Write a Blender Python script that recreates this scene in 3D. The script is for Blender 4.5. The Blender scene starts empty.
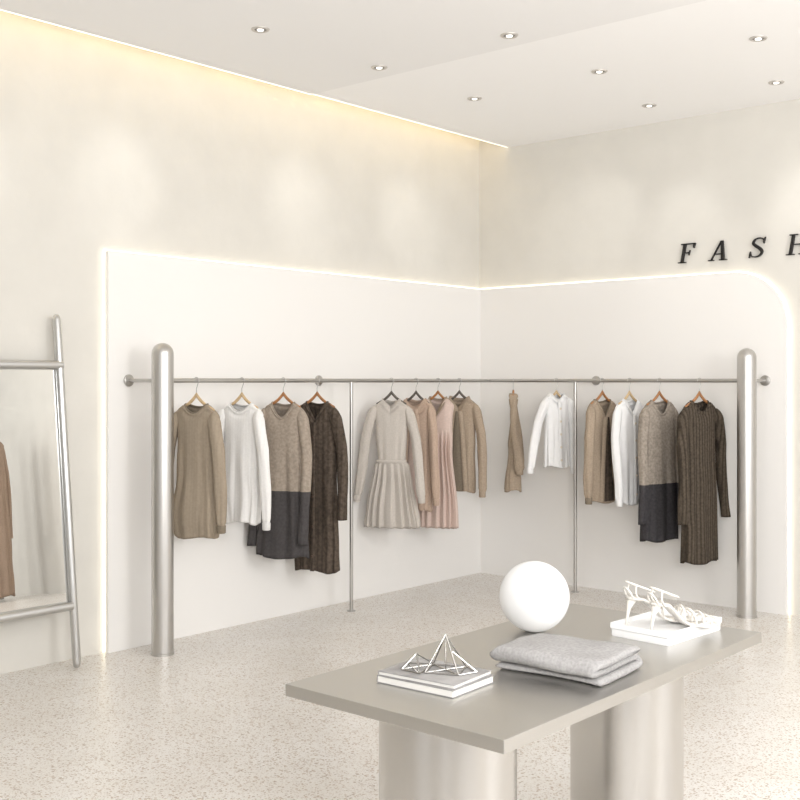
import bpy, bmesh, math, random
from mathutils import Vector, noise
random.seed(7)
S = bpy.context.scene
COL = S.collection
pi = math.pi

# ------------------------------------------------------------------ helpers
def lin(c):
    out = []
    for v in c:
        v = v / 255.0
        out.append(v / 12.92 if v <= 0.04045 else ((v + 0.055) / 1.055) ** 2.4)
    return (out[0], out[1], out[2], 1.0)

class Geo:
    def __init__(self):
        self.v = []; self.f = []
    def add(self, v, f):
        o = len(self.v)
        self.v += [tuple(p) for p in v]
        self.f += [tuple(i + o for i in q) for q in f]
        return self

def make(name, geo, mat, parent=None, smooth=True, label=None, category=None, kind=None, group=None, loc=None, rot=None, autosmooth=None):
    me = bpy.data.meshes.new(name)
    me.from_pydata(geo.v, [], geo.f)
    me.validate(); 
    bm = bmesh.new(); bm.from_mesh(me)
    bmesh.ops.recalc_face_normals(bm, faces=bm.faces)
    bm.to_mesh(me); bm.free()
    if smooth:
        me.polygons.foreach_set('use_smooth', [True] * len(me.polygons))
        if autosmooth:
            try: me.set_sharp_from_angle(angle=math.radians(autosmooth))
            except Exception: pass
    me.update()
    ob = bpy.data.objects.new(name, me)
    COL.objects.link(ob)
    if mat: me.materials.append(mat)
    if parent: ob.parent = parent
    if loc: ob.location = loc
    if rot: ob.rotation_euler = rot
    tag(ob, label, category, kind, group)
    return ob

def tag(ob, label=None, category=None, kind=None, group=None):
    if label: ob["label"] = label
    if category: ob["category"] = category
    if kind: ob["kind"] = kind
    if group: ob["group"] = group

def empty(name, loc, rot=(0, 0, 0), label=None, category=None, group=None):
    e = bpy.data.objects.new(name, None)
    e.empty_display_size = 0.1
    COL.objects.link(e)
    e.location = loc; e.rotation_euler = rot
    tag(e, label, category, None, group)
    return e

def box_geo(x0, x1, y0, y1, z0, z1):
    v = [(x0,y0,z0),(x1,y0,z0),(x1,y1,z0),(x0,y1,z0),(x0,y0,z1),(x1,y0,z1),(x1,y1,z1),(x0,y1,z1)]
    f = [(0,3,2,1),(4,5,6,7),(0,1,5,4),(1,2,6,5),(2,3,7,6),(3,0,4,7)]
    return v, f

def box(name, x0, x1, y0, y1, z0, z1, mat, bevel=0, **k):
    g = Geo().add(*box_geo(x0, x1, y0, y1, z0, z1))
    ob = make(name, g, mat, smooth=False, **k)
    if bevel:
        m = ob.modifiers.new('bevel', 'BEVEL'); m.width = bevel; m.segments = 3; m.limit_method = 'ANGLE'
    return ob

def tube_geo(pts, r, seg=12, cap=True, closed=False):
    pts = [Vector(p) for p in pts]
    n = len(pts)
    rs = r if isinstance(r, (list, tuple)) else [r] * n
    V = []; F = []
    prev = None
    for i, p in enumerate(pts):
        if closed: t = pts[(i + 1) % n] - pts[i - 1]
        elif i == 0: t = pts[1] - pts[0]
        elif i == n - 1: t = pts[-1] - pts[-2]
        else: t = (pts[i + 1] - p).normalized() + (p - pts[i - 1]).normalized()
        t.normalize()
        if prev is None:
            a = Vector((0, 0, 1)) if abs(t.z) < 0.9 else Vector((1, 0, 0))
            u = t.cross(a).normalized()
        else:
            u = (prev - t * prev.dot(t)).normalized()
        prev = u
        w = t.cross(u)
        for k in range(seg):
            a = 2 * pi * k / seg
            V.append(p + (u * math.cos(a) + w * math.sin(a)) * rs[i])
    m = n if closed else n - 1
    for i in range(m):
        for k in range(seg):
            a = i * seg + k; b = i * seg + (k + 1) % seg
            c = ((i + 1) % n) * seg + (k + 1) % seg; d = ((i + 1) % n) * seg + k
            F.append((a, b, c, d))
    if cap and not closed:
        F.append(tuple(range(seg))); F.append(tuple((n - 1) * seg + k for k in range(seg)))
    return V, F

def lathe_geo(prof, seg=48, c=(0, 0, 0), cap=True):
    V = []; F = []
    for r, z in prof:
        for k in range(seg):
            a = 2 * pi * k / seg
            V.append((c[0] + r * math.cos(a), c[1] + r * math.sin(a), c[2] + z))
    n = len(prof)
    for i in range(n - 1):
        for k in range(seg):
            F.append((i*seg+k, i*seg+(k+1) % seg, (i+1)*seg+(k+1) % seg, (i+1)*seg+k))
    if cap:
        F.append(tuple(range(seg))); F.append(tuple((n-1)*seg+k for k in range(seg)))
    return V, F

def grid_geo(rows, closed_u=True, cap=False):
    n = len(rows[0]); V = [p for r in rows for p in r]; F = []
    for i in range(len(rows) - 1):
        for k in range(n if closed_u else n - 1):
            F.append((i*n+k, i*n+(k+1) % n, (i+1)*n+(k+1) % n, (i+1)*n+k))
    if cap:
        F.append(tuple(range(n))); F.append(tuple((len(rows)-1)*n+k for k in range(n)))
    return V, F

def interp(tab, u):
    if u <= tab[0][0]: return tab[0][1]
    for (a, x), (b, y) in zip(tab, tab[1:]):
        if u <= b:
            t = (u - a) / (b - a); t = t * t * (3 - 2 * t)
            return x + (y - x) * t
    return tab[-1][1]

def catmull(P, n=8):
    out = []
    Q = [P[0]] + list(P) + [P[-1]]
    for i in range(1, len(Q) - 2):
        for k in range(n):
            t = k / n
            out.append(tuple(0.5*((2*b)+(-a+c)*t+(2*a-5*b+4*c-d)*t*t+(-a+3*b-3*c+d)*t**3)
                       for a, b, c, d in zip(Q[i-1], Q[i], Q[i+1], Q[i+2])))
    out.append(tuple(P[-1]))
    return out

# ------------------------------------------------------------------ materials
def newmat(name):
    m = bpy.data.materials.new(name); m.use_nodes = True
    nt = m.node_tree; b = nt.nodes['Principled BSDF']
    return m, nt, b

def plain(name, c, rough=0.5, metal=0.0, var=0.0, vscale=8, bump=0.0, bscale=60, spec=None):
    m, nt, b = newmat(name)
    L = nt.links; N = nt.nodes
    b.inputs['Base Color'].default_value = lin(c)
    b.inputs['Roughness'].default_value = rough
    b.inputs['Metallic'].default_value = metal
    if spec is not None: b.inputs['Specular IOR Level'].default_value = spec
    tc = N.new('ShaderNodeTexCoord')
    if var:
        no = N.new('ShaderNodeTexNoise'); no.inputs['Scale'].default_value = vscale; no.inputs['Detail'].default_value = 6
        L.new(tc.outputs['Object'], no.inputs['Vector'])
        r = N.new('ShaderNodeValToRGB')
        r.color_ramp.elements[0].position = 0.3; r.color_ramp.elements[1].position = 0.7
        r.color_ramp.elements[0].color = lin([max(0, x * (1 - var)) for x in c])
        r.color_ramp.elements[1].color = lin([min(255, x * (1 + var)) for x in c])
        L.new(no.outputs['Fac'], r.inputs['Fac']); L.new(r.outputs['Color'], b.inputs['Base Color'])
    if bump:
        n2 = N.new('ShaderNodeTexNoise'); n2.inputs['Scale'].default_value = bscale; n2.inputs['Detail'].default_value = 4
        L.new(tc.outputs['Object'], n2.inputs['Vector'])
        bp = N.new('ShaderNodeBump'); bp.inputs['Strength'].default_value = bump; bp.inputs['Distance'].default_value = 0.01
        L.new(n2.outputs['Fac'], bp.inputs['Height']); L.new(bp.outputs['Normal'], b.inputs['Normal'])
    return m

def metal(name, c, rough, stretch=(1, 1, 60), amt=0.12):
    m, nt, b = newmat(name); L = nt.links; N = nt.nodes
    b.inputs['Base Color'].default_value = lin(c); b.inputs['Metallic'].default_value = 1.0
    b.inputs['Roughness'].default_value = rough
    if amt:
        tc = N.new('ShaderNodeTexCoord'); mp = N.new('ShaderNodeMapping'); mp.inputs['Scale'].default_value = stretch
        no = N.new('ShaderNodeTexNoise'); no.inputs['Scale'].default_value = 4; no.inputs['Detail'].default_value = 3
        mr = N.new('ShaderNodeMapRange'); mr.inputs['To Min'].default_value = rough - amt / 2; mr.inputs['To Max'].default_value = rough + amt / 2
        L.new(tc.outputs['Object'], mp.inputs['Vector']); L.new(mp.outputs['Vector'], no.inputs['Vector'])
        L.new(no.outputs['Fac'], mr.inputs['Value']); L.new(mr.outputs['Result'], b.inputs['Roughness'])
    return m

def emit(name, c, s):
    m, nt, b = newmat(name)
    b.inputs['Base Color'].default_value = lin(c)
    b.inputs['Emission Color'].default_value = lin(c)
    b.inputs['Emission Strength'].default_value = s
    return m

def cloth(name, c, c2=None, split=None, speck=0.12, sscale=90, rib=0.0, ribscale=18, rough=0.95):
    m, nt, b = newmat(name); L = nt.links; N = nt.nodes
    b.inputs['Roughness'].default_value = rough
    b.inputs['Specular IOR Level'].default_value = 0.15
    tc = N.new('ShaderNodeTexCoord')
    no = N.new('ShaderNodeTexNoise'); no.inputs['Scale'].default_value = sscale; no.inputs['Detail'].default_value = 3
    L.new(tc.outputs['Object'], no.inputs['Vector'])
    def ramp(col):
        r = N.new('ShaderNodeValToRGB')
        r.color_ramp.elements[0].position = 0.35; r.color_ramp.elements[1].position = 0.65
        r.color_ramp.elements[0].color = lin([max(0, x * (1 - speck)) for x in col])
        r.color_ramp.elements[1].color = lin([min(255, x * (1 + speck)) for x in col])
        L.new(no.outputs['Fac'], r.inputs['Fac']); return r.outputs['Color']
    out = ramp(c)
    if c2:
        o2 = ramp(c2)
        sp = N.new('ShaderNodeSeparateXYZ'); L.new(tc.outputs['Object'], sp.inputs[0])
        lt = N.new('ShaderNodeMath'); lt.operation = 'LESS_THAN'; lt.inputs[1].default_value = split
        L.new(sp.outputs['Z'], lt.inputs[0])
        mx = N.new('ShaderNodeMixRGB'); L.new(lt.outputs[0], mx.inputs['Fac'])
        L.new(out, mx.inputs[1]); L.new(o2, mx.inputs[2]); out = mx.outputs[0]
    hgt = no.outputs['Fac']
    if rib:
        wv = N.new('ShaderNodeTexWave'); wv.wave_type = 'BANDS'; wv.bands_direction = 'X'
        wv.inputs['Scale'].default_value = ribscale; wv.inputs['Distortion'].default_value = 0.6
        wv.inputs['Detail'].default_value = 2; wv.inputs['Detail Scale'].default_value = 3
        L.new(tc.outputs['Object'], wv.inputs['Vector'])
        mx = N.new('ShaderNodeMixRGB'); mx.blend_type = 'MULTIPLY'; mx.inputs['Fac'].default_value = rib
        cr = N.new('ShaderNodeValToRGB'); cr.color_ramp.elements[0].color = (.25, .25, .25, 1); cr.color_ramp.elements[0].position = .15
        cr.color_ramp.elements[1].position = .6
        L.new(wv.outputs['Fac'], cr.inputs['Fac']); L.new(out, mx.inputs[1]); L.new(cr.outputs['Color'], mx.inputs[2])
        out = mx.outputs[0]
    L.new(out, b.inputs['Base Color'])
    bp = N.new('ShaderNodeBump'); bp.inputs['Strength'].default_value = 0.3; bp.inputs['Distance'].default_value = 0.002
    L.new(hgt, bp.inputs['Height']); L.new(bp.outputs['Normal'], b.inputs['Normal'])
    return m

def terrazzo():
    m, nt, b = newmat('terrazzo'); L = nt.links; N = nt.nodes
    tc = N.new('ShaderNodeTexCoord')
    bg = N.new('ShaderNodeTexNoise'); bg.inputs['Scale'].default_value = 3; bg.inputs['Detail'].default_value = 5
    L.new(tc.outputs['Object'], bg.inputs['Vector'])
    rr = N.new('ShaderNodeValToRGB'); rr.color_ramp.elements[0].color = lin((226, 222, 216)); rr.color_ramp.elements[1].color = lin((233, 230, 226))
    rr.color_ramp.elements[0].position = .35; rr.color_ramp.elements[1].position = .65
    L.new(bg.outputs['Fac'], rr.inputs['Fac']); cur = rr.outputs['Color']
    for scale, thr, rad, cols in ((150, .40, .33, [(202,191,179),(213,208,202),(246,244,241),(186,172,158)]),
                                  (90, .46, .34, [(186,170,154),(206,199,191),(248,246,243),(168,153,138)]),
                                  (58, .66, .27, [(190,174,157),(178,163,148),(243,241,237),(198,188,177)])):
        vo = N.new('ShaderNodeTexVoronoi'); vo.inputs['Scale'].default_value = scale
        nz = N.new('ShaderNodeTexNoise'); nz.inputs['Scale'].default_value = scale * 1.7; nz.inputs['Detail'].default_value = 1
        L.new(tc.outputs['Object'], nz.inputs['Vector'])
        ad = N.new('ShaderNodeVectorMath'); ad.operation = 'SCALE'; ad.inputs['Scale'].default_value = 0.5 / scale
        L.new(nz.outputs['Color'], ad.inputs[0])
        a2 = N.new('ShaderNodeVectorMath'); a2.operation = 'ADD'
        L.new(tc.outputs['Object'], a2.inputs[0]); L.new(ad.outputs[0], a2.inputs[1])
        L.new(a2.outputs[0], vo.inputs['Vector'])
        sp = N.new('ShaderNodeSeparateColor'); L.new(vo.outputs['Color'], sp.inputs[0])
        gt = N.new('ShaderNodeMath'); gt.operation = 'GREATER_THAN'; gt.inputs[1].default_value = thr; L.new(sp.outputs[0], gt.inputs[0])
        r2 = N.new('ShaderNodeMath'); r2.operation = 'MULTIPLY_ADD'; r2.inputs[1].default_value = .22; r2.inputs[2].default_value = rad - .08
        L.new(sp.outputs[1], r2.inputs[0])
        lt = N.new('ShaderNodeMath'); lt.operation = 'LESS_THAN'; L.new(vo.outputs['Distance'], lt.inputs[0]); L.new(r2.outputs[0], lt.inputs[1])
        mu = N.new('ShaderNodeMath'); mu.operation = 'MULTIPLY'; L.new(gt.outputs[0], mu.inputs[0]); L.new(lt.outputs[0], mu.inputs[1])
        cr = N.new('ShaderNodeValToRGB'); cr.color_ramp.interpolation = 'CONSTANT'
        e = cr.color_ramp.elements; e[0].position = 0; e[0].color = lin(cols[0]); e[1].position = .28; e[1].color = lin(cols[1])
        for p, c in ((.6, cols[2]), (.85, cols[3])):
            q = e.new(p); q.color = lin(c)
        L.new(sp.outputs[2], cr.inputs['Fac'])
        mx = N.new('ShaderNodeMixRGB'); L.new(mu.outputs[0], mx.inputs['Fac']); L.new(cur, mx.inputs[1]); L.new(cr.outputs['Color'], mx.inputs[2])
        cur = mx.outputs[0]
    L.new(cur, b.inputs['Base Color'])
    b.inputs['Roughness'].default_value = 0.3
    return m

M_wall = plain('plaster_wall', (219, 216, 209), 0.9, var=0.012, vscale=4.0, bump=0.16, bscale=9)
M_panel = plain('white_paint', (240, 238, 235), 0.75)
M_ceil_lit = plain('ceiling_paint_lit', (252, 251, 250), 0.9)  # light on the far ceiling, painted in as a lighter tone
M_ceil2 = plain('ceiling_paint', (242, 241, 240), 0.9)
M_floor = terrazzo()
M_post = metal('brushed_steel', (200, 198, 195), 0.36, amt=0)
M_rail = metal('satin_steel', (186, 184, 181), 0.34)
M_chrome = metal('polished_steel', (204, 204, 203), 0.32, amt=0)
M_table = metal('champagne_metal', (200, 198, 194), 0.34, amt=0)
M_leg = metal('champagne_metal_leg', (202, 200, 197), 0.26, amt=0)
M_mirror = metal('mirror_silver', (218, 218, 216), 0.0, amt=0.0)
M_led = emit('led_white', (255, 246, 224), 2.3)
M_led2 = emit('led_white_ceiling', (255, 248, 232), 2.4)
M_cove = emit('led_warm', (255, 230, 180), 9.0)
M_lamp = emit('lamp_lens', (255, 252, 245), 2.0)
M_white = plain('matte_white', (228, 228, 228), 0.45)
M_black = plain('black_metal', (22, 21, 21), 0.4)
M_wood = plain('pale_wood', (205, 178, 140), 0.5, var=0.06, vscale=30)
M_wood2 = plain('brown_wood', (168, 118, 76), 0.5, var=0.08, vscale=30)
M_hblack = plain('grey_hanger', (92, 86, 80), 0.5)
M_ringm = plain('downlight_ring', (205, 200, 195), 0.4, 0.6)
M_dark = plain('downlight_baffle', (120, 115, 110), 0.5)

# ------------------------------------------------------------------ room
CH = 3.525; STEP = .006
box('floor', -0.1, 9.1, -10.6, 0.1, -0.1, 0, M_floor, kind='structure')
box('wall_left', -0.1, 0, -10.5, 0.1, 0, 3.85, M_wall, kind='structure')
box('wall_back', 0, 9, 0, 0.1, 0, 3.85, M_wall, kind='structure')
box('added_wall_front', 0, 2.6, -10.6, -10.5, 0, 3.85, M_wall, kind='structure')  # unseen wall pieces added so the metal reflects something darker
box('added_wall_front', 4.6, 6.4, -10.6, -10.5, 0, 3.85, M_wall, kind='structure')
box('added_wall_right', 9, 9.1, -5.6, -3.9, 0, 3.85, M_wall, kind='structure')  # also an unseen piece, added for contrast in reflections
box('added_wall_right', 9, 9.1, -10.6, -8.6, 0, 3.85, M_wall, kind='structure')
box('ceiling', 0.298, 9, -2.27, 0, CH, CH + .06, M_ceil_lit, kind='structure')  # lighter tone stands in for light; small step gives its edge
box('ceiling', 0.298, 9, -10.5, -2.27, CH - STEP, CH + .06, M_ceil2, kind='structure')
box('ceiling', -0.1, 9, -10.5, 0.1, 3.80, 3.9, M_ceil_lit, kind='structure')
box('trim_1', 0.75, 0.80, -10.5, 0, CH + .06, 3.80, M_ceil_lit, kind='structure')
box('trim_2', 0.022, 0.05, -3.699, -0.022, 0, 2.366, M_panel, kind='structure', bevel=.002)
g = Geo(); R = .39; X1 = 2.649; H = 2.366
pl = [(0.05, 0), (X1, 0)] + [(X1 - R + R * math.cos(a), H - R + R * math.sin(a)) for a in [i * pi / 2 / 24 for i in range(25)]] + [(0.05, H)]
n = len(pl)
V = [(x, -.05, z) for x, z in pl] + [(x, -.022, z) for x, z in pl]
F = [tuple(range(n)), tuple(range(2*n-1, n-1, -1))] + [(i, (i+1) % n, n+(i+1) % n, n+i) for i in range(n)]
make('trim_3', Geo().add(V, F), M_panel, smooth=False, kind='structure')

def led(path, name='led_strip', label='', r=.007, mat=M_led):
    make(name, Geo().add(*tube_geo(path, r, 8)), mat, label=label, category='light strip')
o = .004
led([(.012, -3.699 - o, 0.002), (.012, -3.699 - o, H + o), (.012, -.012, H + o)], label='glowing white light strip edging the white wall panel')
arc = [(X1 - R + (R + o) * math.cos(a), -.012, H - R + (R + o) * math.sin(a)) for a in [(24 - i) * pi / 2 / 24 for i in range(25)]]
led([(.03, -.012, H + o)] + arc + [(X1 + o, -.012, 0.002)], label='glowing light strip around the rounded white wall panel')
g = Geo().add(*box_geo(.289, .298, -10.4, -2.272, CH - STEP + .000, CH - STEP + .010)).add(*box_geo(.289, .298, -2.272, -.002, CH + .000, CH + .011))
make('led_strip', g, M_led2, smooth=False, label='thin bright light line along the ceiling edge', category='light strip')
box('led_strip', .36, .40, -10.4, -.002, CH + .060, CH + .08, M_cove, label='warm cove light strip hidden above the ceiling edge', category='light strip')

# ------------------------------------------------------------------ downlights
def downlight(x, y, zc, aim=None, energy=25, size=55):
    e = empty('downlight', (x, y, zc), label='small round recessed ceiling spotlight', category='ceiling light', group='recessed ceiling spotlights')
    prof = [(.033, -.002), (.036, -.008), (.045, -.008), (.05, -.003), (.05, 0)]
    make('trim_ring', Geo().add(*lathe_geo(prof, 32, cap=False)), M_ringm, e)
    make('baffle', Geo().add(*lathe_geo([(.034, -.001), (.034, -.003), (.02, -.004)], 32)), M_dark, e)
    make('lamp_lens', Geo().add(*lathe_geo([(.019, -.0045), (.016, -.009), (.0, -.011)], 24, cap=False)), M_lamp, e)
    if aim:
        l = bpy.data.lights.new('spot', 'SPOT'); l.energy = energy; l.spot_size = math.radians(size); l.spot_blend = 1.0
        l.color = (1, .985, .955); l.shadow_soft_size = .04
        lo = bpy.data.objects.new('spot_beam', l); COL.objects.link(lo); lo.parent = e
        lo.location = (0, 0, -.03)
        d = Vector(aim) - Vector((x, y, zc - .03))
        lo.rotation_euler = d.to_track_quat('-Z', 'Y').to_euler()
zn = CH - STEP
downlight(1.074, -3.43, zn, (0.0, -3.6, 2.8), 13, 36)
downlight(1.074, -2.459, zn, (0.0, -2.1, 2.85), 13, 36)
downlight(1.05, -1.461, CH, (0.0, -.9, 2.85), 13, 36)
downlight(2.041, -2.457, zn, (1.9, -2.4, 0), 12)
downlight(2.036, -1.484, CH, (1.1, 0, 2.8), 24, 32)
downlight(1.857, -.509, CH, (1.9, -0.02, 2.5), 8, 55)
downlight(3.057, -1.484, CH, (2.9, -.0, 2.8), 22, 32)
downlight(2.767, -.517, CH, (2.75, -.02, 2.5), 5, 55)
downlight(1.074, -4.41, zn, (0.0, -4.6, 2.8), 13, 36)

# ------------------------------------------------------------------ letters
def letter(ch, x0, zb, cap=.140):
    g = Geo(); y0, y1 = -.024, -.004
    def P(x, z): return (x0 + (x - .5 + .19 * (z - .5)) * cap, zb + z * cap)
    def poly(pts):
        q = [P(*p) for p in pts]; n = len(q)
        V = [(a, y0, b) for a, b in q] + [(a, y1, b) for a, b in q]
        F = [tuple(range(n)), tuple(range(2*n-1, n-1, -1))] + [(i, (i+1) % n, n+(i+1) % n, n+i) for i in range(n)]
        g.add(V, F)
    def rect(a, b, c, d): poly([(a, c), (b, c), (b, d), (a, d)])
    if ch == 'F':
        rect(.24, .38, 0, 1); rect(.10, .90, .945, 1); rect(.10, .53, 0, .05)
        poly([(.83, .74), (.87, .74), (.90, 1), (.78, .95)]); rect(.38, .66, .49, .545); poly([(.62, .38), (.655, .38), (.67, .65), (.63, .65)])
    if ch == 'A':
        poly([(.10, 0), (.155, 0), (.54, 1), (.49, 1)]); poly([(.69, 0), (.86, 0), (.61, 1), (.49, 1)])
        rect(.26, .74, .30, .355); rect(-.02, .28, 0, .045); rect(.58, .98, 0, .045)
    if ch == 'H':
        rect(.13, .27, 0, 1); rect(.74, .88, 0, 1); rect(.26, .75, .475, .53)
        for a, b in ((.0, .40), (.61, 1.01)):
            rect(a, b, 0, .045); rect(a, b, .955, 1)
    if ch == 'S':
        C = catmull([(.80, .72, .03), (.74, .90, .05), (.52, .965, .06), (.31, .89, .08), (.25, .73, .11), (.40, .59, .135), (.62, .45, .14), (.77, .30, .12), (.72, .12, .09), (.50, .035, .06), (.27, .09, .05), (.18, .28, .03)], 5)
        for i in range(len(C) - 1):
            a, b = C[i], C[i+1]
            def off(p, q, w):
                dx, dz = q[0]-p[0], q[1]-p[1]; l = math.hypot(dx, dz) or 1
                return (-dz / l * w / 2, dx / l * w / 2)
            pn = C[i+2] if i + 2 < len(C) else (2*b[0]-a[0], 2*b[1]-a[1])
            o1 = off(C[i-1] if i else a, b, a[2]); o2 = off(a, pn, b[2])
            poly([(a[0]+o1[0], a[1]+o1[1]), (a[0]-o1[0], a[1]-o1[1]), (b[0]-o2[0], b[1]-o2[1]), (b[0]+o2[0], b[1]+o2[1])])
        poly([(.78, .68), (.82, .68), (.84, 1), (.80, 1)]); poly([(.15, 0), (.19, 0), (.20, .32), (.16, .32)])
    make('sign_letter', g, M_black, smooth=False, label='black serif italic letter %s mounted on plaster wall' % ch, category='sign letter', group='raised black sign letters')
for ch, x in (('F', 1.896), ('A', 2.148), ('S', 2.428), ('H', 2.715)):
    letter(ch, x, 2.462)

# ------------------------------------------------------------------ clothes rack
rack = empty('clothes_rack', (.303, -3.5, 0), label='brushed steel corner clothes rack with two thick round posts', category='clothes rack')
def rp(x, y, z): return (x - .303, y + 3.5, z)
RZ = 1.603
def post(x, y, top):
    r = .064
    prof = [(r + .004, 0), (r + .004, .012), (r, .014), (r, top - r)]
    prof += [(r * math.cos(a), top - r + r * math.sin(a)) for a in [i * pi / 2 / 12 for i in range(1, 12)]] + [(.001, top)]
    make('post', Geo().add(*lathe_geo(prof, 64, rp(x, y, 0))), M_post, rack, autosmooth=50, label='thick brushed steel post with domed top')
post(.303, -3.50, 1.823); post(2.461, -.27, 1.823)
make('rail', Geo().add(*tube_geo([rp(.303, -3.5, RZ), rp(.303, -.27, RZ)], .0135, 20)), M_rail, rack, autosmooth=40)
make('rail', Geo().add(*tube_geo([rp(.303, -.27, RZ), rp(2.461, -.27, RZ)], .0135, 20)), M_rail, rack, autosmooth=40)
for x, y in ((.303, -1.89), (1.107, -.27)):
    g = Geo().add(*tube_geo([rp(x, y, 0), rp(x, y, RZ)], .0125, 20)).add(*lathe_geo([(.03, 0), (.03, .006), (.015, .008)], 24, rp(x, y, 0)))
    make('support_pole', g, M_rail, rack, autosmooth=40)
for a, b in (((.303, -3.53), (.05, -3.56)), ((.303, -1.96), (.05, -1.96)), ((1.16, -.27), (1.16, -.05)), ((2.50, -.27), (2.50, -.05))):
    A = Vector(rp(a[0], a[1], RZ)); B = Vector(rp(b[0], b[1], RZ)); d = (A - B).normalized()
    make('wall_bracket', Geo().add(*tube_geo([A, B], .011, 16)), M_rail, rack, autosmooth=40)
    make('flange', Geo().add(*tube_geo([B, B + d * .010, B + d * .014], [.036, .036, .026], 32)), M_rail, rack, autosmooth=40)

# ------------------------------------------------------------------ garments
def hanger(loc, rot, mat, hw=.19, label=''):
    e = empty('clothes_hanger', loc, rot, label=label, category='hanger')
    pts = []
    for i in range(15):
        a = math.radians(200 - i * 17)
        pts.append((.0185 * math.cos(a), 0, .0185 * math.sin(a)))
    pts += [(.006, 0, -.035), (0, 0, -.05), (0, 0, -.09)]
    make('hook', Geo().add(*tube_geo(pts, .0026, 8)), M_chrome, e)
    g = Geo(); rows = []
    for i in range(49):
        u = -1 + i / 24
        x = u * hw; ax = abs(x)
        z = -.085 - .070 * (1 - math.exp(-ax / .062)) - .22 * ax
        h = .015 - .008 * abs(u); d = .008 + .002 * abs(u)
        if abs(u) == 1: h *= .5; d *= .5
        rows.append([(x, d * math.cos(t), z + h * math.sin(t)) for t in [k * pi / 6 for k in range(12)]])
    g.add(*grid_geo(rows, True, True))
    make('arm', g, mat, e)
    return e

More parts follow.
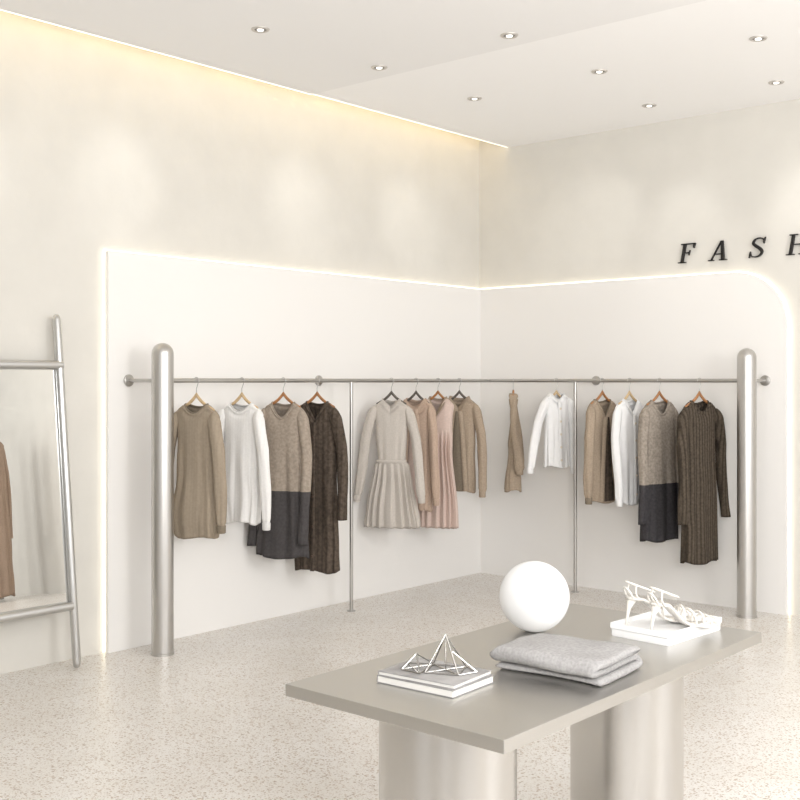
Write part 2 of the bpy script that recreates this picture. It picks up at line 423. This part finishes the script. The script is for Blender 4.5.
def garment(kind, loc, rz, hem, ws=.19, wp=None, dp=None, mat=None, tmat=None, neck=.080, scoop=.055, fold=.012, k1=7, k2=12,
            sl=None, srad=.048, spread=.02, cuff=True, pleat=None, placket=None, collar='rib', hwood=None, label='', hlabel='', zneck=-.140,
            sway=0.0, hemcurve=0.0, seed=0, cat='clothing', lapel=0.0, bodybelt=None, drop=.38, flare=0.0, quad=2.4, open_=None, vneck=False, cuffmat=None, tilt=0.0, bscoop=.020):
    rot = (0, math.radians(tilt), math.radians(rz))
    if hwood: hanger(loc, rot, hwood, min(.145, ws - .035), hlabel)
    e = empty(kind, loc, rot, label=label, category=cat)
    rnd = random.Random(seed)
    p1, p2, p3 = rnd.uniform(0, 6), rnd.uniform(0, 6), rnd.uniform(0, 6)
    HT = .20; N = 160
    wp = wp or [(0, ws * .9), (1, ws * .9)]
    dp = dp or [(0, .05), (1, .058)]
    tmat = tmat or mat
    n0 = neck * .95
    rows = []
    def ring(w, d, zf, a, uu, pl=0):
        row = []
        for k in range(N):
            th = 2 * pi * k / N; c, s = math.cos(th), math.sin(th)
            x = w * (abs(c) ** .85) * (1 if c > 0 else -1)
            y = d * (abs(s) ** .75) * (1 if s > 0 else -1)
            f = (2 * abs(math.sin(k1 * th / 2 + p1 + .5 * uu)) - 1.2) + .5 * math.sin(k2 * th + p2 - 1.4 * uu)
            if placket is not None and s < 0: f *= min(1, abs(x) / .05)
            if pl:
                ph_ = (th * 18 / (2 * pi)) % 1.0
                tw = (ph_ / .75 if ph_ < .75 else (1 - ph_) / .25) * 2 - 1
                y += pl * tw * (1 if s > 0 else -1) * min(1, abs(s) * 3); x += pl * tw * c * .6
            y += a * f * (abs(s) ** .5) * (1 if s > 0 else -1); x += .35 * a * f * c
            nz = noise.noise(Vector((x * 6 + p3, y * 6, zf(x, s) * 4 + p1)))
            y += nz * .014 * min(1, uu * 2 + .15) ; x += nz * .009 * min(1, uu * 2)
            row.append((x, y + sway * uu, zf(x, s) + (0 if pleat else uu ** 4 * .010 * math.sin(3 * th + p2))))
        return row
    tops = [(0, 0, .030), (.03, .25, .034), (.06, .5, .037), (.09, .75, .036), (.12, .92, .032), (.16, 1, .029), (.22, 1.0, .036), (.35, .97, .044), (.55, .92, .05), (.8, .9, .052)]
    W0 = wp[0][1]; D0 = dp[0][1]
    for v, fac, d in tops:
        w = neck + (ws - neck) * fac
        if v > .22: w = ws + (W0 - ws) * min(1, (v - .22) / .5); d = .038 + (D0 - .038) * min(1, (v - .22) / .4)
        def zf(x, s, v=v):
            q = abs(x) / (neck * 1.05)
            fr = max(0, -s) ** .5 * max(0, 1 - (q if vneck else q * q))
            bk = max(0, s) ** .5 * max(0, 1 - q * q)
            ax = max(0, abs(x) - n0)
            return zneck - HT * v - (drop * ax + quad * ax * ax) * (1 - v) - (scoop * fr + bscoop * bk) * (1 - v) ** 1.0
        rows.append(ring(w, d, zf, 0.002 * v, 0))
    z0 = zneck - HT
    nL = 44
    for i in range(nL + 1):
        u = i / nL; z = z0 + (hem - z0) * u
        a = fold * (u ** .6); pl = 0
        if pleat and z < pleat:
            pl = .016 * min(1, .35 + (pleat - z) / .15); a *= .25
        def zf(x, s, z=z, u=u): return z - hemcurve * u * u * u * (1 - (x / .2) ** 2)
        rows.append(ring(interp(wp, u), interp(dp, u), zf, a, u, pl))
    last = rows[-1]
    rows.append([(x * .96, y * .9 + sway * .1, z + .004) for x, y, z in last])
    rows.append([(x * .95, y * .88 + sway * .1, z + .05) for x, y, z in last])
    make('torso', Geo().add(*grid_geo(rows)), mat, e)
    nr = rows[0]
    if collar == 'rib':
        make('neckband', Geo().add(*tube_geo(nr[::4], .005, 8, closed=True)), tmat, e)
    elif collar in ('shirt', 'lapel', 'hood'):
        g = Geo()
        up = .010 if collar != 'hood' else .016
        outer = [(x * 1.03, y * 1.08, z - .004) for x, y, z in nr]
        mid = [(x * .97, y * .96, z + up) for x, y, z in nr]
        fold_ = [(x * 1.0, y * 1.05, z + up + .003) for x, y, z in nr]
        fl = [(x * 1.18, y * 1.5 - .002, z - .010 - (.02 if collar != 'hood' else .05) * max(0, -math.sin(2 * pi * k / N))) for k, (x, y, z) in enumerate(nr)]
        g.add(*grid_geo([outer, mid, fold_, fl]))
        make('collar', g, tmat, e)
        if collar == 'lapel':
            g = Geo()
            for sgn in (1, -1):
                d = -.062
                V = [(sgn*.078, -.036, zneck + .003), (sgn*.005, d - .004, zneck - scoop - .01 - lapel), (sgn*.075, d + .002, zneck - scoop - .01 - lapel * .35), (sgn*.105, -.050, zneck - scoop - .0), (sgn*.095, -.038, zneck - .02)]
                V2 = [(a, b + .006, c) for a, b, c in V]
                g.add(V + V2, [tuple(range(5)), tuple(range(9, 4, -1))] + [(i, (i+1) % 5, 5+(i+1) % 5, 5+i) for i in range(5)])
            make('lapel', g, tmat, e, smooth=False)
    if open_:
        d_ = []
        zt = zneck - scoop - .01
        for i in range(25):
            v = i / 24; z = zt + (hem + .01 - zt) * v
            u = max(0, (z - z0) / (hem - z0)); dd = (D0 if z > z0 else interp(dp, u)) + .009
            hw_ = .012 + .050 * v ** .7
            d_.append([(-hw_, -dd + .006, z), (-hw_ * .5, -dd - .003 + .002 * math.sin(9 * v), z), (hw_ * .5, -dd - .003, z), (hw_, -dd + .006, z)])
        make('lining', Geo().add(*grid_geo(d_, False)), open_, e)
        g = Geo()
        for sgn in (-1, 1):
            rr_ = []
            for i in range(25):
                v = i / 24; z = zt + (hem + .006 - zt) * v
                u = max(0, (z - z0) / (hem - z0)); dd = (D0 if z > z0 else interp(dp, u)) + .010
                hw_ = .012 + .050 * v ** .7
                rr_.append([(sgn * (hw_ - .004), -dd - .004, z), (sgn * (hw_ + .004), -dd - .009, z), (sgn * (hw_ + .022), -dd - .004, z), (sgn * (hw_ + .030), -dd + .006, z)])
            g.add(*grid_geo(rr_, False))
        make('front_edge', g, mat, e)
    if placket is not None:
        strip = []
        zt = zneck - scoop - .01 - lapel
        n = 20
        for i in range(n + 1):
            z = zt + (hem + .004 - zt) * i / n
            u = max(0, (z - z0) / (hem - z0))
            d = (D0 if z > z0 else interp(dp, u)) + .006 + (0 if z < z0 else -.004)
            strip.append([(-.016, -d + sway * u + .002, z - hemcurve * u ** 3), (-.014, -d - .005 + sway * u, z - hemcurve * u ** 3), (.014, -d - .005 + sway * u, z - hemcurve * u ** 3), (.016, -d + sway * u + .002, z - hemcurve * u ** 3)])
        make('placket', Geo().add(*grid_geo(strip, False)), tmat, e)
        nb = 5
        for j in range(nb):
            q = strip[int((j + .5) * n / nb)][1]
            c = Vector((0, q[1] - .001, q[2]))
            make('button', Geo().add(*tube_geo([c, c + Vector((0, -.003, 0)), c + Vector((0, -.004, 0))], [.009, .009, .006], 16)), placket, e)
    if bodybelt:
        zb = bodybelt; u = (zb - z0) / (hem - z0)
        ww, dd = interp(wp, u) + .006, interp(dp, u) + .008
        rr = []
        for zz in (zb - .012, zb - .010, zb + .010, zb + .012):
            k_ = 1 if abs(zz - zb) < .011 else .94
            rr.append([(ww * k_ * (abs(math.cos(t)) ** .85) * (1 if math.cos(t) > 0 else -1), dd * k_ * (abs(math.sin(t)) ** .75) * (1 if math.sin(t) > 0 else -1) + sway * u, zz) for t in [2*pi*k/48 for k in range(48)]])
        make('belt', Geo().add(*grid_geo(rr)), tmat, e)
    if sl:
        for sgn in (-1, 1):
            ax = ws - n0
            zs = zneck - drop * ax - quad * ax * ax + .008
            L = sl * rnd.uniform(.97, 1.02); n = 44; rr = []; M = 36; ph = rnd.uniform(0, 6)
            spd = spread if not isinstance(spread, tuple) else spread[0 if sgn < 0 else 1]
            for i in range(n + 1):
                v = i / n; z = zs - L * v
                cap = min(1, math.sqrt(max(0, v) / .08 + .02))
                r = srad * (1 - .28 * v + flare * v) * cap
                r *= 1 + .06 * math.sin(15 * v + ph) * v
                if cuff: r *= interp([(0, 1), (.80, 1.10), (.91, 1.04), (.955, .72), (1, .66)], v)
                cx = sgn * (ws - srad * .60 + srad * .80 * min(1, v * 3) + spd * v ** 1.1) + .006 * math.sin(4 * v + ph) * v
                cy = -.010 - .03 * v + .012 * math.sin(5 * v + ph)
                ring_ = []
                for k in range(M):
                    t = 2 * pi * k / M
                    q = 1 + .13 * v * (2 * abs(math.sin(1.5 * t + 1.5 * v + ph)) - 1.2) + .05 * (2 * abs(math.sin(2.5 * t - 2 * v + ph * 2)) - 1.2) + .05 * noise.noise(Vector((math.cos(t) * 2 + ph, math.sin(t) * 2, z * 9)))
                    ring_.append((cx + r * q * math.cos(t) * .88, cy + r * q * math.sin(t) * .85, z))
                rr.append(ring_)
            rr.append([(cx + (a - cx) * .85, cy + (b - cy) * .85, z_ + .004) for a, b, z_ in rr[-1]])
            rr.append([(cx + (a - cx) * .8, cy + (b - cy) * .8, z_ + .03) for a, b, z_ in rr[-1]])
            make('sleeve', Geo().add(*grid_geo(rr)), mat, e)
            if cuff:
                zc = zs - L; c2 = []
                for zz, q in ((zc + .046, .54), (zc + .042, .62), (zc + .002, .60), (zc - .003, .52)):
                    q *= 1 + flare
                    c2.append([(cx + srad * q * .95 * math.cos(t) * (1 + .05 * (k % 2)), cy + srad * q * .9 * math.sin(t) * (1 + .05 * (k % 2)), zz) for k, t in enumerate([2*pi*k/40 for k in range(40)])])
                make('cuff', Geo().add(*grid_geo(c2)), cuffmat or tmat, e)
    return e

C_khaki = cloth('khaki_knit', (160, 147, 130), speck=.02, sscale=60, rib=.06, ribscale=16)
C_white = cloth('white_knit', (236, 235, 233), speck=.01, rib=.04, ribscale=16)
C_two = cloth('two_tone_tweed', (160, 148, 135), (76, 73, 73), -.715, speck=.06, sscale=60)
C_brown = cloth('dark_brown_tweed', (88, 78, 69), speck=.12, sscale=50, rib=.35, ribscale=9)
C_brown2 = cloth('dark_brown_cable_knit', (86, 77, 67), speck=.10, sscale=60, rib=.6, ribscale=12)
C_beige = cloth('beige_wool', (196, 189, 181), speck=.02)
C_tan = cloth('rosy_tan_cotton', (184, 162, 145), speck=.03)
C_pink = cloth('dusty_pink_pleat', (210, 190, 180), speck=.02)
C_camel = cloth('camel_wool', (168, 152, 134), speck=.04)
C_cotton = cloth('white_cotton', (240, 240, 240), speck=.005, sscale=30)
C_two2 = cloth('two_tone_tweed_dark', (158, 148, 137), (66, 64, 66), -.735, speck=.08, sscale=60)
B_br = plain('brown_button', (70, 50, 36), .4)
B_lt = plain('pale_button', (225, 215, 200), .4)
C_seam = cloth('dark_rib_trim', (132, 121, 106), speck=.04)
C_seamw = cloth('white_rib_trim', (220, 219, 217), speck=.01)

GZ = RZ
def A(y): return (.303, y, GZ)
garment('sweater', A(-3.25), 14, -.920, ws=.168, wp=[(0,.132),(.5,.142),(.80,.166),(.93,.166),(1,.150)], dp=[(0,.045),(.85,.064),(1,.054)], mat=C_khaki, fold=.009, sl=.72, srad=.046, spread=.024, hemcurve=.03, tmat=C_seam,
        hwood=M_wood, label='khaki brown knitted sweater on a pale wooden hanger', hlabel='pale wooden hanger holding the khaki sweater', seed=1, cat='sweater')
garment('sweater', A(-2.89), 14, -.89, ws=.158, wp=[(0,.120),(.8,.130),(1,.126)], dp=[(0,.045),(1,.056)], mat=C_white, fold=.009, sl=.735, srad=.043, spread=(.01,.034), tmat=C_seamw,
        hwood=M_wood, label='white knitted sweater on a pale wooden hanger', hlabel='pale wooden hanger holding the white sweater', seed=2, cat='sweater')
garment('coat', A(-2.535), 20, -1.145, ws=.160, wp=[(0,.135),(.5,.150),(1,.185)], dp=[(0,.05),(1,.066)], mat=C_two, fold=.010, sl=.90, srad=.046, spread=(.050,.0), cuff=False, scoop=.10,
        hwood=M_wood2, label='taupe tweed coat with charcoal lower half', hlabel='brown wooden hanger holding the two-tone coat', seed=3, cat='coat')
garment('coat', A(-2.225), 16, -1.275, ws=.170, wp=[(0,.142),(1,.165)], dp=[(0,.05),(1,.062)], mat=C_brown, scoop=.13, vneck=True, fold=.010, sl=.74, srad=.048, spread=(.0,.035), cuff=False,
        hwood=M_wood2, placket=B_br, label='long dark brown tweed coat with buttons', hlabel='brown wooden hanger holding the dark brown coat', seed=4, cat='coat')
garment('dress', A(-1.467), 26, -1.06, ws=.148, wp=[(0,.118),(.33,.105),(.38,.125),(1,.20)], dp=[(0,.045),(.33,.042),(1,.08)], mat=C_beige, scoop=.06, vneck=True, fold=.007, sl=.68, srad=.043, spread=(.095,.085), neck=.066,
        pleat=-.60, bodybelt=-.585, collar='shirt', hwood=M_hblack, label='pale beige long-sleeved dress with pleated skirt', hlabel='grey hanger holding the beige dress', seed=5, cat='dress')
garment('jacket', A(-1.19), 14, -.96, ws=.147, wp=[(0,.125),(1,.13)], mat=C_tan, scoop=.06, fold=.009, sl=.74, srad=.041, spread=(.0,.02), collar='lapel', lapel=.06, open_=C_pink,
        hwood=M_hblack, label='open rosy tan jacket with lapels', hlabel='grey hanger holding the tan jacket', seed=6, cat='jacket')
garment('dress', A(-.93), 16, -1.115, ws=.130, wp=[(0,.115),(.3,.105),(1,.16)], mat=C_pink, scoop=.12, vneck=True, fold=.006, sl=None, pleat=-.40, collar='shirt', tmat=C_camel, zneck=-.130, neck=.070,
        hwood=M_wood2, label='dusty pink sleeveless pleated dress', hlabel='brown wooden hanger holding the pink dress', seed=7, cat='dress')
garment('jacket', A(-.665), 18, -.86, ws=.160, wp=[(0,.13),(1,.135)], mat=C_camel, scoop=.09, vneck=True, fold=.008, sl=.73, srad=.044, spread=(.0,.04), collar='hood', open_=C_seam, zneck=-.135,
        hwood=M_hblack, label='open camel wool jacket with wide collar', hlabel='grey hanger holding the camel jacket', seed=8, cat='jacket')
def B(x): return (x, -.27, GZ)
garment('sweater', B(.537), 122, -.87, ws=.062, wp=[(0,.05),(1,.075)], dp=[(0,.022),(.4,.040),(1,.070)], mat=C_camel, scoop=.01, fold=.006, sl=.60, srad=.030, spread=(.0,.0), zneck=-.105, neck=.022, drop=1.2, flare=.8, quad=3.0, bscoop=0,
        hwood=M_wood2, label='camel sweater hanging edge-on', hlabel='brown hanger holding the camel sweater', seed=12, cat='sweater')
garment('shirt', B(.939), 66, -.66, ws=.130, wp=[(0,.100),(1,.105)], mat=C_cotton, scoop=.05, vneck=True, fold=.010, sl=.575, srad=.043, spread=(.13,-.01), collar='shirt', placket=B_lt, zneck=-.105, neck=.066,
        hwood=M_wood, label='white cotton button-up shirt', hlabel='pale wooden hanger holding the white shirt', seed=10, cat='shirt')
garment('cardigan', B(1.342), 78, -.90, ws=.157, wp=[(0,.128),(1,.13)], mat=C_camel, scoop=.12, vneck=True, fold=.008, sl=.73, srad=.044, spread=(.015,.0), open_=C_brown, tmat=C_seam,
        hwood=M_wood2, label='open camel knitted V-neck cardigan', hlabel='brown wooden hanger holding the cardigan', seed=11, cat='cardigan')
garment('shirt', B(1.568), 78, -.87, ws=.152, wp=[(0,.125),(1,.13)], mat=C_cotton, scoop=.10, vneck=True, fold=.010, sl=.74, srad=.040, spread=(.0,.0), collar='shirt', placket=B_lt, hemcurve=.03, neck=.074,
        hwood=M_wood, label='white cotton shirt with open collar', hlabel='pale wooden hanger holding the white shirt', seed=12, cat='shirt')
garment('coat', B(1.809), 74, -1.14, ws=.162, wp=[(0,.135),(1,.17)], dp=[(0,.05),(1,.060)], mat=C_two2, fold=.010, sl=.82, srad=.046, spread=(.04,.0), cuff=False, scoop=.10,
        hwood=M_wood2, label='taupe tweed coat with black lower half', hlabel='brown wooden hanger holding the two-tone coat', seed=13, cat='coat')
garment('coat', B(2.116), 74, -1.265, ws=.178, wp=[(0,.145),(1,.162)], dp=[(0,.05),(1,.060)], mat=C_brown2, fold=.010, sl=.78, srad=.050, spread=(.02,.03), cuff=False, scoop=.08,
        hwood=M_wood2, label='long dark brown cable-knit coat', hlabel='brown wooden hanger holding the brown coat', seed=14, cat='coat')

# ------------------------------------------------------------------ mirror
MB, MT = .205, .058
def mp(y, h, out=0.0):
    return (MB + (MT - MB) * h / 1.975 + out - .12, y + 4.45, h)
mir = empty('floor_mirror', (.12, -4.45, 0), label='leaning floor mirror in a silver tubular ladder frame', category='mirror')
for s in (1, -1):
    yb, yt = (-4.01, -4.048) if s > 0 else (-4.93, -4.892)
    pts = [(yb + (yt - yb) * h / 1.975, h) for h in (.006, .012, .03, .5, 1.0, 1.5, 1.945, 1.965, 1.975)]
    make('upright', Geo().add(*tube_geo([mp(y, h) for y, h in pts], [.012, .019, .0235, .0235, .0235, .0235, .0235, .018, .008], 24)), M_chrome, mir)
for h in (1.69, .348):
    make('crossbar', Geo().add(*tube_geo([mp(-4.92, h, .004), mp(-4.028, h, .004)], .025, 24)), M_chrome, mir, autosmooth=40)
q = [mp(-4.90, .365, -.012), mp(-4.035, .365, -.012), mp(-4.055, 1.675, -.012), mp(-4.88, 1.675, -.012)]
V = q + [(a - .010, b, c) for a, b, c in q]
make('mirror_glass', Geo().add(V, [(0,1,2,3),(7,6,5,4),(0,4,5,1),(1,5,6,2),(2,6,7,3),(3,7,4,0)]), M_mirror, mir, smooth=False)

r2 = empty('clothes_rack', (8.0, -.62, 0), label='free-standing steel clothes rack holding long coats', category='clothes rack')
for x in (-.55, .60):
    make('post', Geo().add(*tube_geo([(x, 0, 0), (x, 0, 2.1)], .02, 20)).add(*tube_geo([(x, -.25, .015), (x, .25, .015)], .015, 12)), M_rail, r2, autosmooth=40)
make('rail', Geo().add(*tube_geo([(-1.15, 0, 2.05), (.75, 0, 2.05)], .0135, 16)), M_rail, r2, autosmooth=40)
C_mauve = cloth('brown_mauve_wool', (140, 120, 110), speck=.04)
for i, (x, mt, nm) in enumerate(((6.98, C_tan, 'dusty tan'), (7.20, C_mauve, 'mauve brown'))):
    garment('coat', (x, -.62, 2.05), 84, -2.0, ws=.15, mat=mt, fold=.012, sl=1.15, srad=.042, cuff=False, hwood=M_wood2,
            label='long %s coat on the free-standing rack' % nm, hlabel='brown hanger holding a long coat', seed=20 + i, cat='coat')

# ------------------------------------------------------------------ table
TZ = .75
tab = empty('display_table', (3.71, -4.625, 0), label='champagne metal display table on two wide cylindrical legs', category='table')
box('tabletop', -.379, .372, -.748, .748, TZ - .034, TZ, M_table, bevel=.002, parent=tab)
for y in (-.492, .494):
    make('leg', Geo().add(*lathe_geo([(.19, 0), (.19, TZ - .034)], 96, (0, y, 0))), M_leg, tab, autosmooth=40)

g = Geo(); rr = .1188
V, F = lathe_geo([(rr * math.cos(a) + 1e-5, rr * math.sin(a)) for a in [-pi/2 + i * pi / 40 for i in range(41)]], 64)
g.add(V, F)
make('decor_sphere', g, M_white, loc=(3.492, -4.368, TZ + rr), label='smooth matte white sphere on metal table', category='ornament')

def folded():
    t = .0120; w = .340; D = .280
    rad = .0134; z1 = .0126
    path = [(-D/2 + .01 + i * (D - .03) / 14, z1) for i in range(15)]
    cy, cz = D/2 - .02, z1 + rad
    path += [(cy + rad * 1.4 * math.sin(a), cz - rad * math.cos(a)) for a in [i * pi / 8 for i in range(1, 8)]]
    path += [(D/2 - .02 - i * (D - .03) / 14, z1 + 2 * rad) for i in range(15)]
    cy, cz = -D/2 + .01, z1 + 3 * rad
    path += [(cy - rad * 1.4 * math.sin(a), cz - rad * math.cos(a)) for a in [i * pi / 8 for i in range(1, 8)]]
    path += [(-D/2 + .01 + i * (D - .05) / 14, z1 + 4 * rad) for i in range(15)]
    cols = 64; rows = []
    n = len(path)
    for j in range(cols + 1):
        x = -w/2 + w * j / cols
        edge = (max(0.10, 1 - (1 - min(1, min(j, cols - j) / 2.4)) ** 2)) ** .5
        up = []; dn = []
        for i, (y, z) in enumerate(path):
            a = path[max(0, i-1)]; b = path[min(n-1, i+1)]
            ty, tz = b[0]-a[0], b[1]-a[1]; l = math.hypot(ty, tz); ny, nz = -tz/l, ty/l
            e2 = min(1, min(i, n-1-i) / 1.5 + .3)
            h = t * edge * e2
            lay = z / .065
            wob = noise.noise(Vector((x * 8, y * 8, 2.0))) * .007
            zz = z + wob * lay - .005 * (abs(x) / (w/2)) ** 4 * lay
            yy = y + .005 * math.sin(x * 15 + z * 90) + noise.noise(Vector((x * 5, z * 40, 3))) * .008
            xx = x + (noise.noise(Vector((y * 8, z * 50, 5))) * .014 + .006 * math.sin(z * 115)) * (abs(x) / (w/2))
            up.append((xx, yy + ny * h, max(.0005, zz + nz * h))); dn.append((xx, yy - ny * h, max(.0005, zz - nz * h)))
        rows.append(up + dn[::-1])
    return grid_geo(rows, True, True)
C_fold = cloth('grey_wool', (158, 156, 155), speck=.05, sscale=110, rib=.05, ribscale=30)
make('folded_sweater', Geo().add(*folded()), C_fold, loc=(3.845, -4.715, TZ), rot=(0, 0, math.radians(3)), label='folded soft grey knitted sweater on metal table', category='folded clothing')

# tray
tr = empty('tray', (3.842, -4.095, TZ), (0, 0, math.radians(-4)), label='white rectangular display tray with raised rim', category='tray')
def rrect(hx, hy, r, z, n=6):
    out = []
    for cx, cy, a0 in ((hx - r, hy - r, 0), (-hx + r, hy - r, 90), (-hx + r, -hy + r, 180), (hx - r, -hy + r, 270)):
        for i in range(n + 1):
            a = math.radians(a0 + 90 * i / n); out.append((cx + r * math.cos(a), cy + r * math.sin(a), z))
    return out
g = Geo().add(*grid_geo([rrect(.108, .166, .006, 0), rrect(.110, .168, .007, .003), rrect(.110, .168, .007, .024)], True, True))
make('tray_base', g, M_white, tr, autosmooth=40)
g = Geo().add(*grid_geo([rrect(.106, .164, .006, .024), rrect(.113, .171, .008, .026), rrect(.114, .172, .008, .042), rrect(.113, .171, .008, .044), rrect(.109, .167, .006, .043), rrect(.108, .166, .006, .030)], True, True))
make('tray_rim', g, M_white, tr, autosmooth=40)

M_sand = plain('white_leather', (222, 218, 211), .4)
def sandal(loc, rz, mirror=1):
    e = empty('high_heel_sandal', loc, (0, 0, math.radians(rz)), label='white strappy high-heeled sandal on white tray', category='shoe', group='pair of white strappy sandals')
    L = .262
    def sz(s): return interp([(0, .092), (.14, .088), (.58, .012), (.8, .004), (1, .006)], s)
    def hw(s): return interp([(0, .014), (.05, .023), (.15, .027), (.4, .022), (.7, .038), (.88, .035), (.97, .022), (1, .006)], s)
    rows = []
    for i in range(41):
        s = i / 40; h = hw(s); z = sz(s); x = s * L; cy = mirror * .008 * math.sin(s * pi)
        rows.append([(x, cy - h, z), (x, cy - h, z + .009), (x, cy, z + .007), (x, cy + h, z + .009), (x, cy + h, z), (x, cy, z - .001)])
    make('sole', Geo().add(*grid_geo(rows, True, True)), M_sand, e)
    make('heel', Geo().add(*tube_geo([(-.004, 0, 0), (.000, 0, .03), (.006, 0, .062), (.018, 0, .092)], [.0045, .005, .0075, .018], 16)), M_sand, e)
    def strap(s1, s2, h, lean=0.0, r=.0032):
        pts = []
        for i in range(25):
            a = pi * i / 24; c = math.cos(a); k = (1 - c) / 2
            s = s1 + (s2 - s1) * k; hh = hw(s1) + (hw(s2) - hw(s1)) * k
            zb = sz(s1) + (sz(s2) - sz(s1)) * k
            pts.append((s * L + lean * math.sin(a), -hh * c * (1 + .25 * math.sin(a)) + mirror * .008 * math.sin(s * pi), zb + .006 + h * math.sin(a)))
        make('strap', Geo().add(*tube_geo(pts, r, 8)), M_sand, e)
    strap(.92, .88, .024, .004); strap(.82, .78, .034, .002); strap(.70, .74, .044, 0); strap(.60, .56, .050, -.004); strap(.46, .50, .052, -.006)
    strap(.04, .04, .034, -.020)
    pts = []
    for i in range(36):
        a = 2 * pi * i / 36
        pts.append((.048 + .052 * math.cos(a), .029 * math.sin(a), .130 - .020 * math.cos(a)))
    make('ankle_strap', Geo().add(*tube_geo(pts, .0034, 8, closed=True)), M_sand, e)
    for sg in (-1, 1):
        make('strap', Geo().add(*tube_geo(catmull([(.035, sg * .025, .088), (.018, sg * .028, .112), (.020, sg * .025, .138)], 6), .0030, 8)), M_sand, e)
sandal((3.868, -4.245, TZ + .028), 64, 1)
sandal((3.755, -4.205, TZ + .028), 58, -1)

# books
M_cov = plain('grey_cover', (138, 137, 136), .6, var=.05, vscale=20)
M_cov2 = plain('mid_grey_cover', (148, 146, 145), .6, var=.14, vscale=14)
M_page = plain('paper', (214, 212, 208), .8)
def book(z, w, l, h, mat, rz, lab, dx=0, dy=0):
    e = empty('book', (3.643 + dx, -5.088 + dy, z), (0, 0, math.radians(rz)), label=lab, category='book', group='stacked books under the wire ornament')
    g = Geo(); t = .0020
    g.add(*box_geo(-w/2, w/2, -l/2, l/2, 0, t)).add(*box_geo(-w/2, w/2, -l/2, l/2, h - t, h)).add(*box_geo(-w/2, -w/2 + t, -l/2, l/2, t, h - t))
    make('cover', g, mat, e, smooth=False)
    g = Geo().add(*box_geo(-w/2 + t, w/2 - .003, -l/2 + .002, l/2 - .002, t, h - t))
    make('pages', g, M_page, e, smooth=False)
book(TZ + .0005, .262, .200, .021, M_cov, 3, 'hardcover grey book lying on metal table')
book(TZ + .0217, .256, .194, .012, M_cov2, 5, 'thin grey book lying on another book', -.003, .002)

bz = TZ + .0345
orn = empty('wire_ornament', (3.665, -5.070, bz), (0, 0, math.radians(25)), label='silver wire pyramid ornament on stacked books', category='ornament')
M_wire = metal('wire_steel', (176, 174, 171), 0.22, amt=0)
def rods(segs, r, nm):
    g = Geo()
    for a, b in segs: g.add(*tube_geo([a, b], r, 8))
    make(nm, g, M_wire, orn, autosmooth=40)
s_ = .048; z0 = .003
bs = [(-s_, -s_, z0), (s_, -s_, z0), (s_, s_, z0), (-s_, s_, z0)]; ap = (0, 0, .102)
rods([(bs[i], bs[(i+1) % 4]) for i in range(4)] + [(bs[0], bs[2]), (bs[1], bs[3])], .0022, 'base_frame')
rods([(b, ap) for b in bs] + [((0, 0, z0), ap)], .0022, 'upper_frame')
tips = [(-.125, .045, .003), (-.120, -.030, .003), (-.060, -.060, .003), (-.045, .050, .003)]; a2 = (-.085, .0, .042)
rods([(t, a2) for t in tips] + [(tips[i], tips[(i+1) % 4]) for i in range(4)] + [(tips[0], tips[2]), (tips[1], tips[3]), (bs[1], (.09, .0, .003)), (bs[2], (.09, .0, .003)), ((.09, 0, .003), (.02, 0, .055))], .0021, 'star_rods')

# ------------------------------------------------------------------ lights
w = bpy.data.worlds.new('world'); S.world = w; w.use_nodes = True
w.node_tree.nodes['Background'].inputs[0].default_value = (.98, .985, 1, 1)
w.node_tree.nodes['Background'].inputs[1].default_value = 1.28
def area(loc, aim, size, sy, energy, col=(1, .99, .98)):
    l = bpy.data.lights.new('area', 'AREA'); l.shape = 'RECTANGLE'; l.size = size; l.size_y = sy; l.energy = energy; l.color = col
    o_ = bpy.data.objects.new('added_fill', l); COL.objects.link(o_); o_.location = loc  # added fill light, not a fixture of the room
    o_.rotation_euler = (Vector(aim) - Vector(loc)).to_track_quat('-Z', 'Y').to_euler()
area((4.5, -6.6, 3.45), (4.2, -5.0, 0), 3.0, 2.0, 30)  # three unseen fills added to brighten table, clothes and ceiling
area((7.5, -3.5, 2.6), (1.5, -1.5, 1.0), 1.6, 2.2, 115)
area((5.8, -6.5, 1.9), (3.8, -2.0, 3.5), 2.0, 1.0, 118)

# ------------------------------------------------------------------ camera
cam = bpy.data.cameras.new('camera'); co = bpy.data.objects.new('camera', cam); COL.objects.link(co)
co.location = (5.616, -7.527, 1.6); co.rotation_euler = (math.radians(90), 0, math.radians(40.8))
cam.sensor_width = 36; cam.lens = 1113 / 800 * 36; cam.shift_y = -19 / 800
S.camera = co
S.view_settings.view_transform = 'Standard'
S.view_settings.look = 'None'
S.view_settings.exposure = 0
